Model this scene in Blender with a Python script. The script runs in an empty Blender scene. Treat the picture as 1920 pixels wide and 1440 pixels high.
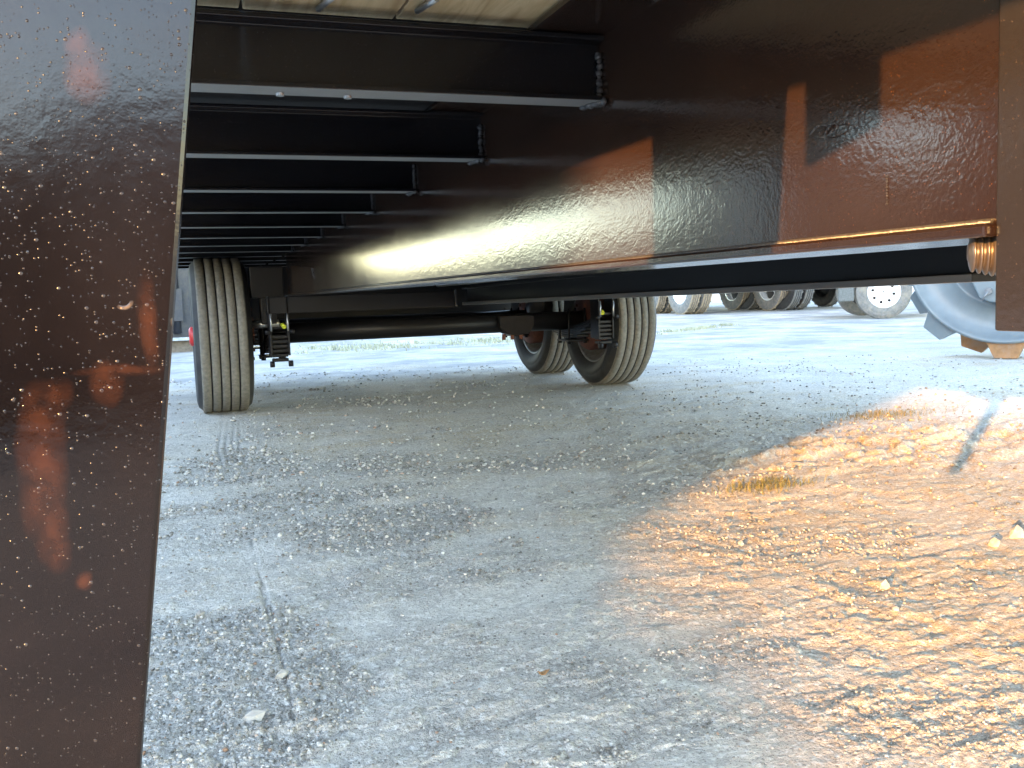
import bpy, bmesh, math, random
import numpy as np
from mathutils import Vector, Matrix

SC = 0.75            # the layout below is in units of 0.75 m
random.seed(4)
scene = bpy.context.scene
COL = scene.collection

# ------------------------------------------------------------------ camera
YAW, PITCH, ROLL, EYE = 0.341, 0.098, 0.034, 0.75
_f = Vector((math.sin(YAW)*math.cos(PITCH), math.cos(YAW)*math.cos(PITCH), -math.sin(PITCH)))
_r = Vector((math.cos(YAW), -math.sin(YAW), 0))
_d = _f.cross(_r)
_c, _s = math.cos(ROLL), math.sin(ROLL)
RR, DD = _c*_r + _s*_d, -_s*_r + _c*_d
cam = bpy.data.cameras.new('camera')
cam.sensor_width = 36; cam.lens = 36*1725/1920
cam.clip_start = 0.02; cam.clip_end = 8000
camo = bpy.data.objects.new('camera', cam); COL.objects.link(camo)
M = Matrix((RR, -DD, -_f)).transposed().to_4x4()
M.translation = Vector((0, 0, EYE*SC))
camo.matrix_world = M
scene.camera = camo

# ------------------------------------------------------------------ sky, sun, exposure
SUN_AZ, SUN_EL = math.radians(50.6), math.radians(8.3)     # direction the light travels
world = bpy.data.worlds.new('World'); scene.world = world; world.use_nodes = True
wn = world.node_tree
sky = wn.nodes.new('ShaderNodeTexSky'); sky.sky_type = 'NISHITA'; sky.sun_disc = False
sky.sun_elevation = SUN_EL; sky.sun_rotation = SUN_AZ + math.pi
sky.air_density = 0.85; sky.dust_density = 0.2; sky.ozone_density = 1.2
wb = wn.nodes.new('ShaderNodeMix'); wb.data_type = 'RGBA'; wb.blend_type = 'MULTIPLY'; wb.inputs[0].default_value = 1
wb.inputs[7].default_value = (1.13, 1.0, .92, 1)        # the photograph's white balance
wn.links.new(sky.outputs[0], wb.inputs[6]); wn.links.new(wb.outputs[2], wn.nodes['Background'].inputs[0])
wn.nodes['Background'].inputs[1].default_value = 0.15
sun = bpy.data.lights.new('sun', 'SUN'); sun.energy = 2.0; sun.angle = math.radians(0.5)
sun.color = (0.60, 0.29, 0.08)
suno = bpy.data.objects.new('sun', sun); COL.objects.link(suno)
sdir = Vector((math.sin(SUN_AZ)*math.cos(SUN_EL), math.cos(SUN_AZ)*math.cos(SUN_EL), -math.sin(SUN_EL)))
suno.rotation_euler = sdir.to_track_quat('-Z', 'Y').to_euler()
scene.view_settings.view_transform = 'Standard'; scene.view_settings.look = 'None'
scene.view_settings.gamma = 1; scene.view_settings.use_curve_mapping = False
scene.view_settings.exposure = 4.05

# ------------------------------------------------------------------ materials
class NT:
    def __init__(s, name):
        s.m = bpy.data.materials.new(name); s.m.use_nodes = True
        s.t = s.m.node_tree; s.b = s.t.nodes['Principled BSDF']
        s.co = s.t.nodes.new('ShaderNodeTexCoord')
    def n(s, kind, **kw):
        x = s.t.nodes.new('ShaderNode'+kind)
        for k, v in kw.items(): setattr(x, k, v)
        return x
    def l(s, a, b): s.t.links.new(a, b)
    def mapping(s, scale=(1,1,1), rot=(0,0,0), loc=(0,0,0)):
        m = s.n('Mapping'); m.inputs['Scale'].default_value = scale
        m.inputs['Rotation'].default_value = rot; m.inputs['Location'].default_value = loc
        s.l(s.co.outputs['Object'], m.inputs[0]); return m.outputs[0]
    def noise(s, scale, detail=3, rough=.55, vec=None, dist=0):
        x = s.n('TexNoise'); x.inputs['Scale'].default_value = scale
        x.inputs['Detail'].default_value = detail; x.inputs['Roughness'].default_value = rough
        x.inputs['Distortion'].default_value = dist
        s.l(vec if vec is not None else s.co.outputs['Object'], x.inputs['Vector']); return x.outputs['Fac']
    def voro(s, scale, vec=None, feature='F1', rnd=1.0):
        x = s.n('TexVoronoi'); x.feature = feature; x.inputs['Scale'].default_value = scale
        x.inputs['Randomness'].default_value = rnd
        s.l(vec if vec is not None else s.co.outputs['Object'], x.inputs['Vector']); return x
    def ramp(s, fac, stops, mode='LINEAR'):
        x = s.n('ValToRGB'); e = x.color_ramp.elements; x.color_ramp.interpolation = mode
        while len(e) < len(stops): e.new(.5)
        for i, (p, c) in enumerate(stops):
            e[i].position = p
            e[i].color = (c, c, c, 1) if isinstance(c, (int, float)) else (*c, 1)
        s.l(fac, x.inputs[0]); return x.outputs[0]
    def mix(s, fac, a, b, blend='MIX'):
        x = s.n('Mix'); x.data_type = 'RGBA'; x.blend_type = blend
        for v, i in ((fac, x.inputs[0]), (a, x.inputs[6]), (b, x.inputs[7])):
            if isinstance(v, (int, float)): i.default_value = v
            elif isinstance(v, tuple): i.default_value = (*v, 1)
            else: s.l(v, i)
        return x.outputs[2]
    def math(s, op, a, b=0.0, c=0.0):
        x = s.n('Math'); x.operation = op
        for v, i in ((a, x.inputs[0]), (b, x.inputs[1]), (c, x.inputs[2])):
            if isinstance(v, (int, float)): i.default_value = v
            else: s.l(v, i)
        return x.outputs[0]
    def bump(s, h, dist, strength=1.0, nrm=None):
        x = s.n('Bump'); x.inputs['Distance'].default_value = dist
        x.inputs['Strength'].default_value = strength
        s.l(h, x.inputs['Height'])
        if nrm is not None: s.l(nrm, x.inputs['Normal'])
        return x.outputs[0]
    def set(s, **kw):
        names = dict(color='Base Color', rough='Roughness', metal='Metallic', normal='Normal', spec='Specular IOR Level',
                     coat='Coat Weight', coat_rough='Coat Roughness')
        for k, v in kw.items():
            i = s.b.inputs[names[k]]
            if isinstance(v, (int, float)): i.default_value = v
            elif isinstance(v, tuple): i.default_value = (*v, 1)
            else: s.l(v, i)
        return s.m

def paint_black(name, base=(.010, .010, .012), dust=(.20, .135, .085), amount=.22, peel=.0009, rough=.13, scale=190, stretch=(1,1,1), spec=.6):
    t = NT(name)
    v = t.mapping(stretch)
    n1 = t.noise(scale, 2, .5, v); n2 = t.noise(scale*.28, 2, .5, v); big = t.noise(3.0, 4, .6)
    spk = t.voro(520); speck = t.ramp(spk.outputs['Distance'], [(0, 1), (.16, 1), (.24, 0)])
    pick = t.ramp(t.noise(330, 1), [(.60, 0), (.66, 1)])
    d = t.math('MULTIPLY', speck, pick)
    film = t.math('MULTIPLY', t.ramp(big, [(.3, .55), (.75, 1.0)]), amount)
    fac = t.math('ADD', film, t.math('MULTIPLY', d, .35)); 
    c = t.mix(fac, base, dust)
    h = t.math('ADD', t.math('MULTIPLY', n1, .6), t.math('MULTIPLY', n2, .9))
    return t.set(color=c, rough=t.ramp(big, [(.3, rough), (.8, rough+.12)]), normal=t.bump(h, peel, .55), spec=spec)

def simple(name, color, rough=.5, metal=0., nscale=40, namp=.25, bump=.0006, dirt=None, dscale=9):
    t = NT(name)
    n = t.noise(nscale, 4, .6)
    c = t.mix(t.ramp(n, [(.3, 0), (.7, 1)]), tuple(x*(1-namp) for x in color), tuple(min(1, x*(1+namp)) for x in color))
    if dirt: c = t.mix(t.ramp(t.noise(dscale, 5, .65), [(.45, 0), (.7, .75)]), c, dirt)
    return t.set(color=c, rough=rough, metal=metal, normal=t.bump(n, bump, .6))

M_WEB = paint_black('glossy_black_beam_paint', base=(.004,.0045,.007), dust=(.27,.12,.04), peel=.00038, rough=.09, scale=320, amount=.095, spec=.7, stretch=(1, .8, 1))
M_BLK = paint_black('black_chassis_paint', base=(.006,.006,.008), dust=(.12, .11, .10), amount=.05, peel=.0003, rough=.38, spec=.22)
M_CROSS = paint_black('black_crossmember_paint', base=(.005,.005,.007), dust=(.14, .13, .12), amount=.01, peel=.0002, rough=.16, spec=.35)
M_LIP = paint_black('dust_and_reflection_flange_paint', dust=(.30, .27, .24), amount=.45, peel=.0003, rough=.30)  # dusty paint; also imitates reflected ground on the lower rail's flange
M_UNDER = paint_black('ground_reflection_underside_paint', base=(.05,.05,.05), dust=(.34, .33, .31), amount=.5, peel=.0003, rough=.35)  # pale colour imitates the ground's reflection under the crossmembers
M_POST = paint_black('dusty_post_paint', dust=(.22, .15, .10), amount=.07, peel=.0003, rough=.16)
M_SIDEWALL = simple('tyre_sidewall_rubber', (.016, .016, .017), .7, nscale=25, dirt=(.04, .038, .034))
def tread_mat():
    t = NT('tyre_tread_dusty_rubber')
    n = t.noise(60, 4, .6); b = t.noise(6, 3)
    c = t.mix(t.ramp(n, [(.3, 0), (.7, 1)]), (.12, .11, .09), (.21, .195, .16))
    c = t.mix(t.ramp(b, [(.35, .35), (.65, 0)]), c, (.10, .095, .085))
    return t.set(color=c, rough=.9, normal=t.bump(n, .001, .6))
M_TREAD = tread_mat()
M_RIM = simple('grey_rim_steel', (.16, .17, .18), .42, .4, dirt=(.10, .07, .05))
M_DRUM = simple('rusty_brake_drum', (.10, .035, .022), .75, .1)
M_RED = simple('red_hub_paint', (.42, .02, .02), .4)
M_YEL = simple('yellow_tag_plastic', (.55, .60, .04), .45)
M_BOLT = simple('zinc_bolt_steel', (.42, .42, .42), .35, .8)
M_RUST = simple('rusty_steel', (.16, .06, .035), .8, .1)
M_WELD = simple('weld_metal', (.05, .05, .055), .22, .1, nscale=300, bump=.001)
M_COPPER = simple('amber_bushing_steel', (.17, .14, .12), .32, .7, namp=.15)

def plate_mat():
    """Near plate: black paint under brown dust, dried drops, painted warm reflections."""
    t = NT('dusty_brown_black_plate_paint')
    P = t.co.outputs['Object']
    n = t.noise(9, 5, .65); f = t.noise(160, 3, .6)
    col = t.mix(t.ramp(n, [(.3, 0), (.75, 1)]), (.004, .003, .003), (.010, .0068, .006))
    def dots(scale, size, thr):
        v = t.voro(scale); sp = t.n('SeparateColor'); t.l(v.outputs['Color'], sp.inputs[0])
        return t.math('MULTIPLY', t.ramp(v.outputs['Distance'], [(0, 1), (size*.6, 1), (size, 0)]), t.ramp(sp.outputs[0], [(thr, 0), (1, 1)]))
    s1 = dots(420, .24, .84)
    s2 = t.math('MULTIPLY', dots(950, .28, .62), .5)
    spk = t.math('MAXIMUM', s1, s2)
    # dried drops: broken rings
    v3 = t.voro(70, rnd=1.0)
    ring = t.ramp(v3.outputs['Distance'], [(0, 0), (.13, 0), (.155, 1), (.185, 1), (.22, 0)])
    brk = t.ramp(t.noise(45, 1), [(.50, 0), (.56, 1)])
    sepc = t.n('SeparateColor'); t.l(v3.outputs['Color'], sepc.inputs[0])
    some = t.ramp(sepc.outputs[0], [(.82, 0), (.84, 1)])
    ring = t.math('MULTIPLY', t.math('MULTIPLY', ring, brk), some)
    col = t.mix(t.math('MULTIPLY', spk, .45), col, (.065, .07, .08))
    col = t.mix(t.math('MULTIPLY', ring, .6), col, (.22, .17, .13))
    # warm orange reflections painted into the colour at fixed places
    xyz = t.n('SeparateXYZ'); 
    wob = t.n('TexNoise'); wob.inputs['Scale'].default_value = 30; wob.inputs['Detail'].default_value = 3
    t.l(P, wob.inputs['Vector'])
    add = t.n('VectorMath'); add.operation = 'MULTIPLY_ADD'
    t.l(wob.outputs['Color'], add.inputs[0]); add.inputs[1].default_value = (.012,)*3; t.l(P, add.inputs[2])
    t.l(add.outputs[0], xyz.inputs[0])
    tot = None
    for (cx, cz, rx, rz) in PLATE_REFLECTIONS:
        dx = t.math('DIVIDE', t.math('SUBTRACT', xyz.outputs[0], cx+.006), rx)
        dz = t.math('DIVIDE', t.math('SUBTRACT', xyz.outputs[2], cz+.006), rz)
        d = t.math('ADD', t.math('MULTIPLY', dx, dx), t.math('MULTIPLY', dz, dz))
        k = t.ramp(d, [(.0, 1), (.3, .6), (1.0, 0)], 'LINEAR')
        tot = k if tot is None else t.math('MAXIMUM', tot, k)
    tot = t.math('MULTIPLY', tot, t.ramp(t.noise(70, 5, .7), [(.32, .1), (.62, 1)]))
    col = t.mix(t.math('MULTIPLY', tot, .30), col, (.11, .04, .018))
    h = t.math('ADD', t.math('MULTIPLY', f, .5), t.math('ADD', spk, ring))
    rough = t.math('ADD', t.ramp(n, [(.3, .09), (.75, .24)]), t.math('MULTIPLY', spk, .3))
    return t.set(color=col, rough=rough, normal=t.bump(h, .0003, .5), spec=.4)

def wood_mat():
    t = NT('pine_deck_board_wood')
    v = t.mapping((1, .12, 1))
    g = t.noise(42, 5, .65, v, .8); w = t.noise(9, 3, .5, v, 1.5)
    c = t.mix(t.ramp(g, [(.3, 0), (.7, 1)]), (.42, .30, .15), (.66, .52, .32))
    c = t.mix(t.ramp(w, [(.48, 0), (.56, .6), (.6, 0)]), c, (.30, .19, .09))
    return t.set(color=c, rough=.7, normal=t.bump(g, .0006, .5))
M_WOOD = wood_mat()

def blue_mat():
    t = NT('pale_blue_grey_steel_paint')
    n = t.noise(7, 5, .6); f = t.noise(70, 3)
    c = t.mix(t.ramp(n, [(.3, 0), (.7, 1)]), (.115, .14, .155), (.15, .18, .195))
    c = t.mix(t.ramp(t.noise(16, 5, .7), [(.64, 0), (.72, .6)]), c, (.20, .13, .09))
    return t.set(color=c, rough=.38, normal=t.bump(f, .0004, .4))
M_BLUE = blue_mat()
M_SUNLIT_CLEAT = simple('sunlit_orange_cleat_steel', (.34, .19, .09), .6, .2, nscale=18, dirt=(.16, .17, .18))  # low orange sunlight on the bottom cleats, put into their colour
M_WHITE = simple('white_vehicle_paint', (.75, .76, .78), .3, namp=.05, dirt=(.45, .42, .38))
M_WRIM = simple('white_painted_rim', (.72, .75, .78), .35, namp=.05)
M_SILVER = simple('polished_alloy_rim', (.8, .82, .84), .22, .6, namp=.05)
M_OLDTYRE = simple('dusty_old_tyre_rubber', (.13, .13, .125), .85, nscale=30, dirt=(.22, .20, .16))
M_TANTYRE = simple('muddy_tyre_tread', (.28, .23, .16), .95, nscale=30)
M_GREYFLAP = simple('grey_rubber_flap', (.10, .11, .11), .8)
M_HOLE = simple('matte_near_black', (.012, .009, .009), .9)
M_PLANKOLD = simple('weathered_grey_timber', (.17, .14, .11), .9, nscale=30)
M_CORR = simple('grey_corrugated_sheet', (.30, .31, .31), .55, .2, dirt=(.22, .18, .14))
M_DARKBOX = simple('dark_blue_container_paint', (.02, .022, .03), .45, dirt=(.05, .045, .04))
M_PLATEGREY = simple('grey_galvanised_plate', (.35, .38, .40), .5, .2)
M_LEAF = simple('dry_brown_leaf', (.30, .16, .06), .8)
M_HUBORANGE = simple('orange_hub_paint', (.50, .26, .08), .5)

# ------------------------------------------------------------------ mesh helpers
def box(bm, x0, x1, y0, y1, z0, z1, mat=0, R=None):
    vs = [bm.verts.new((x, y, z)) for z in (z0, z1) for y in (y0, y1) for x in (x0, x1)]
    if R is not None:
        for v in vs: v.co = R @ v.co
    for q in ((0,2,3,1), (4,5,7,6), (0,1,5,4), (2,6,7,3), (0,4,6,2), (1,3,7,5)):
        f = bm.faces.new([vs[i] for i in q]); f.material_index = mat
    return vs
def prism(bm, pts, axis, a0, a1, mat=0):
    """polygon (list of 2-tuples in the two other axes) extruded along axis"""
    def mk(p, a):
        if axis == 0: return (a, p[0], p[1])
        if axis == 1: return (p[0], a, p[1])
        return (p[0], p[1], a)
    A = [bm.verts.new(mk(p, a0)) for p in pts]; B = [bm.verts.new(mk(p, a1)) for p in pts]
    fs = [bm.faces.new(A), bm.faces.new(B[::-1])]
    n = len(pts)
    for i in range(n): fs.append(bm.faces.new((A[i], B[i], B[(i+1) % n], A[(i+1) % n])))
    for f in fs: f.material_index = mat
def cyl(bm, p, q, r, seg=16, r2=None, mat=0, smooth=True):
    p, q = Vector(p), Vector(q); r2 = r if r2 is None else r2
    z = (q-p).normalized(); x = z.orthogonal().normalized(); y = z.cross(x)
    A = [bm.verts.new(p + r*(math.cos(a)*x+math.sin(a)*y)) for a in [2*math.pi*i/seg for i in range(seg)]]
    B = [bm.verts.new(q + r2*(math.cos(a)*x+math.sin(a)*y)) for a in [2*math.pi*i/seg for i in range(seg)]]
    for f in (bm.faces.new(A[::-1]), bm.faces.new(B)): f.material_index = mat
    for i in range(seg):
        f = bm.faces.new((A[i], A[(i+1) % seg], B[(i+1) % seg], B[i])); f.smooth = smooth; f.material_index = mat
def lathe(bm, prof, seg=96, mats=None, sharp=False):
    """profile of (r, x) turned round the X axis"""
    rings = []
    for r, x in prof:
        rings.append([bm.verts.new((x, r*math.cos(2*math.pi*i/seg), r*math.sin(2*math.pi*i/seg))) for i in range(seg)] if r > 1e-6
                     else [bm.verts.new((x, 0, 0))])
    for k in range(len(rings)-1):
        A, B = rings[k], rings[k+1]
        for i in range(seg):
            j = (i+1) % seg
            if len(A) == 1: f = bm.faces.new((A[0], B[j], B[i]))
            elif len(B) == 1: f = bm.faces.new((A[i], A[j], B[0]))
            else: f = bm.faces.new((A[i], A[j], B[j], B[i]))
            f.smooth = not sharp
            if mats: f.material_index = mats[k]
def tube(bm, pts, r, seg=8):
    for a, b in zip(pts[:-1], pts[1:]): cyl(bm, a, b, r, seg)
def blob(bm, c, r, sub=1, jit=.3, sq=(1,1,1), mat=0, rnd=random):
    g = bmesh.ops.create_icosphere(bm, subdivisions=sub, radius=1)
    a = rnd.random()*6.28; ca, sa = math.cos(a), math.sin(a)
    for v in g['verts']:
        k = r*(1+rnd.uniform(-jit, jit)); x, y, z = v.co
        x, y, z = x*sq[0], y*sq[1], z*sq[2]
        v.co = Vector((ca*x-sa*y, sa*x+ca*y, z))*k + Vector(c)
    if mat:
        for v in g['verts']:
            for f in v.link_faces: f.material_index = mat

def obj(name, bm, mats, parent=None, bevel=0, recalc=True):
    if recalc: bmesh.ops.recalc_face_normals(bm, faces=bm.faces)
    me = bpy.data.meshes.new(name); bm.to_mesh(me); bm.free()
    for m in (mats if isinstance(mats, (list, tuple)) else [mats]): me.materials.append(m)
    o = bpy.data.objects.new(name, me); COL.objects.link(o)
    if parent is not None: o.parent = parent
    if bevel:
        b = o.modifiers.new('bevel', 'BEVEL'); b.width = bevel*SC; b.segments = 2; b.limit_method = 'ANGLE'
    return o
def tag(o, label=None, cat=None, group=None, kind=None):
    if label: o['label'] = label
    if cat: o['category'] = cat
    if group: o['group'] = group
    if kind: o['kind'] = kind
    return o
def thing(name, label, cat, loc=(0,0,0), rz=0, group=None):
    o = bpy.data.objects.new(name, None); COL.objects.link(o)
    o.location = loc; o.rotation_euler = (0, 0, rz); o.empty_display_size = .1
    return tag(o, label, cat, group)
def B(): return bmesh.new()

# where a pixel of the photograph meets a plane: used only to read off real positions
def at(px, py, axis, val):
    d = RR*((px-960)/1725) + DD*((py-720)/1725) + _f
    C = Vector((0, 0, EYE)); k = (val-C[axis])/d[axis]
    return C + d*k

# ------------------------------------------------------------------ ground
def gnoise(x, y, seed):
    xi = np.floor(x).astype(np.int64); yi = np.floor(y).astype(np.int64)
    xf = x-xi; yf = y-yi
    def g(ix, iy):
        h = (ix*374761393 + iy*668265263 + seed*1442695041) & 0xffffffff
        h = ((h ^ (h >> 13))*1274126177) & 0xffffffff
        a = ((h ^ (h >> 16)) & 0xffff)/65536.0*2*np.pi
        return np.cos(a), np.sin(a)
    u = xf*xf*xf*(xf*(xf*6-15)+10); v = yf*yf*yf*(yf*(yf*6-15)+10)
    def dot(ix, iy, dx, dy):
        a, b = g(ix, iy); return a*dx+b*dy
    n00 = dot(xi, yi, xf, yf); n10 = dot(xi+1, yi, xf-1, yf)
    n01 = dot(xi, yi+1, xf, yf-1); n11 = dot(xi+1, yi+1, xf-1, yf-1)
    return (n00*(1-u)+n10*u)*(1-v) + (n01*(1-u)+n11*u)*v
def sstep(a, b, x):
    t = np.clip((x-a)/(b-a), 0, 1); return t*t*(3-2*t)
def seg_dist(x, y, pts):
    d = np.full(x.shape, 1e9)
    for (ax, ay), (bx, by) in zip(pts[:-1], pts[1:]):
        t = np.clip(((x-ax)*(bx-ax)+(y-ay)*(by-ay))/((bx-ax)**2+(by-ay)**2), 0, 1)
        d = np.minimum(d, np.hypot(x-ax-t*(bx-ax), y-ay-t*(by-ay)))
    return d
CRUMBS = [[(.02, 2.15), (.28, 2.28), (.62, 2.62), (.98, 2.95), (1.35, 3.1)], [(.35, 4.1), (.75, 3.95), (1.1, 3.75), (1.75, 3.85), (2.4, 4.1)], [(.1, 3.1), (.4, 3.3), (.8, 3.35)], [(.9, 2.3), (1.3, 2.2), (1.7, 2.35)]]
TRACKS = [([(.27, 6.1), (.20, 4.9), (.21, 4.1), (.14, 3.4)], 3), ([(.16, 2.95), (.155, 2.3), (.15, 1.78), (.14, 1.49), (.14, 1.1)], 1)]
PATCH = [(.62, 2.95, .42, .35), (.20, 4.4, .35, .6), (.05, 2.05, .30, .35), (1.55, 3.75, .7, .22), (.1, 1.7, .25, .25), (.35, 3.5, .6, .18), (1.9, 3.0, .5, .2)]
def ground_fields(x, y):
    r = np.hypot(x, y)
    wx = x + .08*gnoise(x*2.3, y*2.3, 11); wy = y + .08*gnoise(x*2.3+9, y*2.3, 12)
    p = np.zeros_like(x)
    for cx, cy, rx, ry in PATCH:
        p = np.maximum(p, 1-np.hypot((wx-cx)/rx, (wy-cy)/ry))
    gravel = sstep(.05, .25, p + .35*gnoise(x*5, y*5, 13) + .2*gnoise(x*17, y*17, 14))
    gravel = np.maximum(gravel, sstep(.12, .38, gnoise(x*1.1+3, y*1.1, 15)+.4*gnoise(x*4, y*4, 16))*.8)
    smooth = sstep(.05, .35, gnoise(x*1.6, y*3.1, 21)+.25*gnoise(x*7, y*7, 22))*(1-gravel)
    # clods and tyre ridges out in the open on the right
    ex = (x*math.cos(-.25)-y*math.sin(-.25)); ey = (x*math.sin(-.25)+y*math.cos(-.25))
    rid = sstep(1.0, 0, np.hypot((x-3.2)/2.3, (y-3.35)/.85))
    open_ = sstep(.5, 1.2, x-.25*(y-1))
    gravel = gravel*(1-.45*open_)
    h = np.zeros_like(x)
    near = np.exp(-(r/14.0)**2)
    h += .018*gnoise(x*.55, y*.55, 1)*near + .010*gnoise(x*1.7, y*1.7, 2)*np.minimum(1, near*1.2)
    h += (.0065-.002*open_)*gnoise(x*4.6, y*6.5, 3)*near
    h += (.0046+.0006*open_)*gnoise(x*13, y*17, 4)*near*(1-.6*smooth)
    a = gnoise(x*33, y*40, 5); h += (.0034+.0004*open_+.003*gravel)*a*np.exp(-(r/7)**2)*(1-.75*smooth)
    b = gnoise(x*80, y*95, 6); h += (.0026+.0034*gravel)*b*np.exp(-(r/4)**2)*(1-.7*smooth)
    c = gnoise(x*170, y*190, 7); h += (.0016+.0022*gravel)*c*np.exp(-(r/2.8)**2)*(1-.6*smooth)
    h += .0042*open_*gnoise(ex*9, ey*30, 91)*near + .0022*open_*gnoise(ex*22, ey*62, 92)*np.exp(-(r/5)**2)
    # crusts: little broken steps
    st = gnoise(x*7, y*11, 8)+.3*gnoise(x*26, y*30, 9); h += .0035*sstep(.0, .05, st)*near*(1-smooth)
    st = gnoise(ex*3.5, ey*11, 18)+.35*gnoise(x*15, y*18, 19); h += .016*rid*(sstep(-.02, .08, st)+.8*sstep(.2, .3, st))
    h += .010*rid*np.abs(gnoise(ex*4, ey*16, 20))*2
    tm = np.zeros_like(x)
    for pts, n in TRACKS:
        d = seg_dist(x, y, pts) if n == 1 else None
        if n == 1:
            d = np.abs(d+.012*gnoise(x*9, y*9, 51)+.004*gnoise(x*40, y*40, 52)); g_ = np.exp(-(d/.0045)**2)*sstep(-.25, .1, gnoise(x*3, y*3.3, 53)); h -= .0035*g_; h += .0015*np.exp(-((d-.012)/.006)**2); tm = np.maximum(tm, .5*g_)
        else:
            for k in (-1, 0, 1, 2):
                dd = seg_dist(x+.035*k, y, pts); fade = sstep(3.2, 5.2, y)*sstep(6.2, 5.9, y)*(.4+.6*sstep(-.3, .2, gnoise(x*4, y*2.5, 61)))
                g_ = np.exp(-(dd/.007)**2)*fade; h -= .0055*g_; tm = np.maximum(tm, g_)
    for k_, pts in enumerate(CRUMBS):
        d = seg_dist(x+.05*gnoise(x*5, y*5, 71+k_), y+.05*gnoise(x*6, y*6, 75+k_), pts)
        g_ = np.exp(-(d/.05)**2)*sstep(-.35, .1, gnoise(x*6, y*6, 81))
        h += g_*(.004+.009*np.abs(gnoise(x*45, y*50, 82))+.007*np.abs(gnoise(x*95, y*105, 83)))
        gravel = np.maximum(gravel, .5*g_)
    clay_and_sun = sstep(.15, .45, gnoise(x*.7+5, y*2.4, 31)+.3*gnoise(x*6, y*9, 32)) * sstep(2.2, 3.2, y)
    under = sstep(2.8, 4.5, y+.5*gnoise(x*1.2, y*1.2, 33))*sstep(9.5, 7.5, y)*sstep(-.2, .6, x)*sstep(4.8, 3.6, x)
    clay_and_sun = np.maximum(clay_and_sun, under*(.55+.9*gnoise(x*2.5, y*5, 34)))
    clay_and_sun = np.maximum(clay_and_sun, open_*sstep(7, 4, y)*(.55+.8*gnoise(x*2.1, y*3.1, 35)))  # warm sunlight on the open ground put into the soil colour
    clay_and_sun = np.clip(clay_and_sun, 0, 1)
    # keep it flat where the trailer's tyres stand
    for cx, cy in ((.277, 6.7), (3.209, 6.7), (3.209, 8.0), (.277, 8.0)):
        h *= 1-np.exp(-(np.hypot(x-cx, y-cy)/.3)**2)
    return h, gravel, smooth, clay_and_sun, tm

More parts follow.
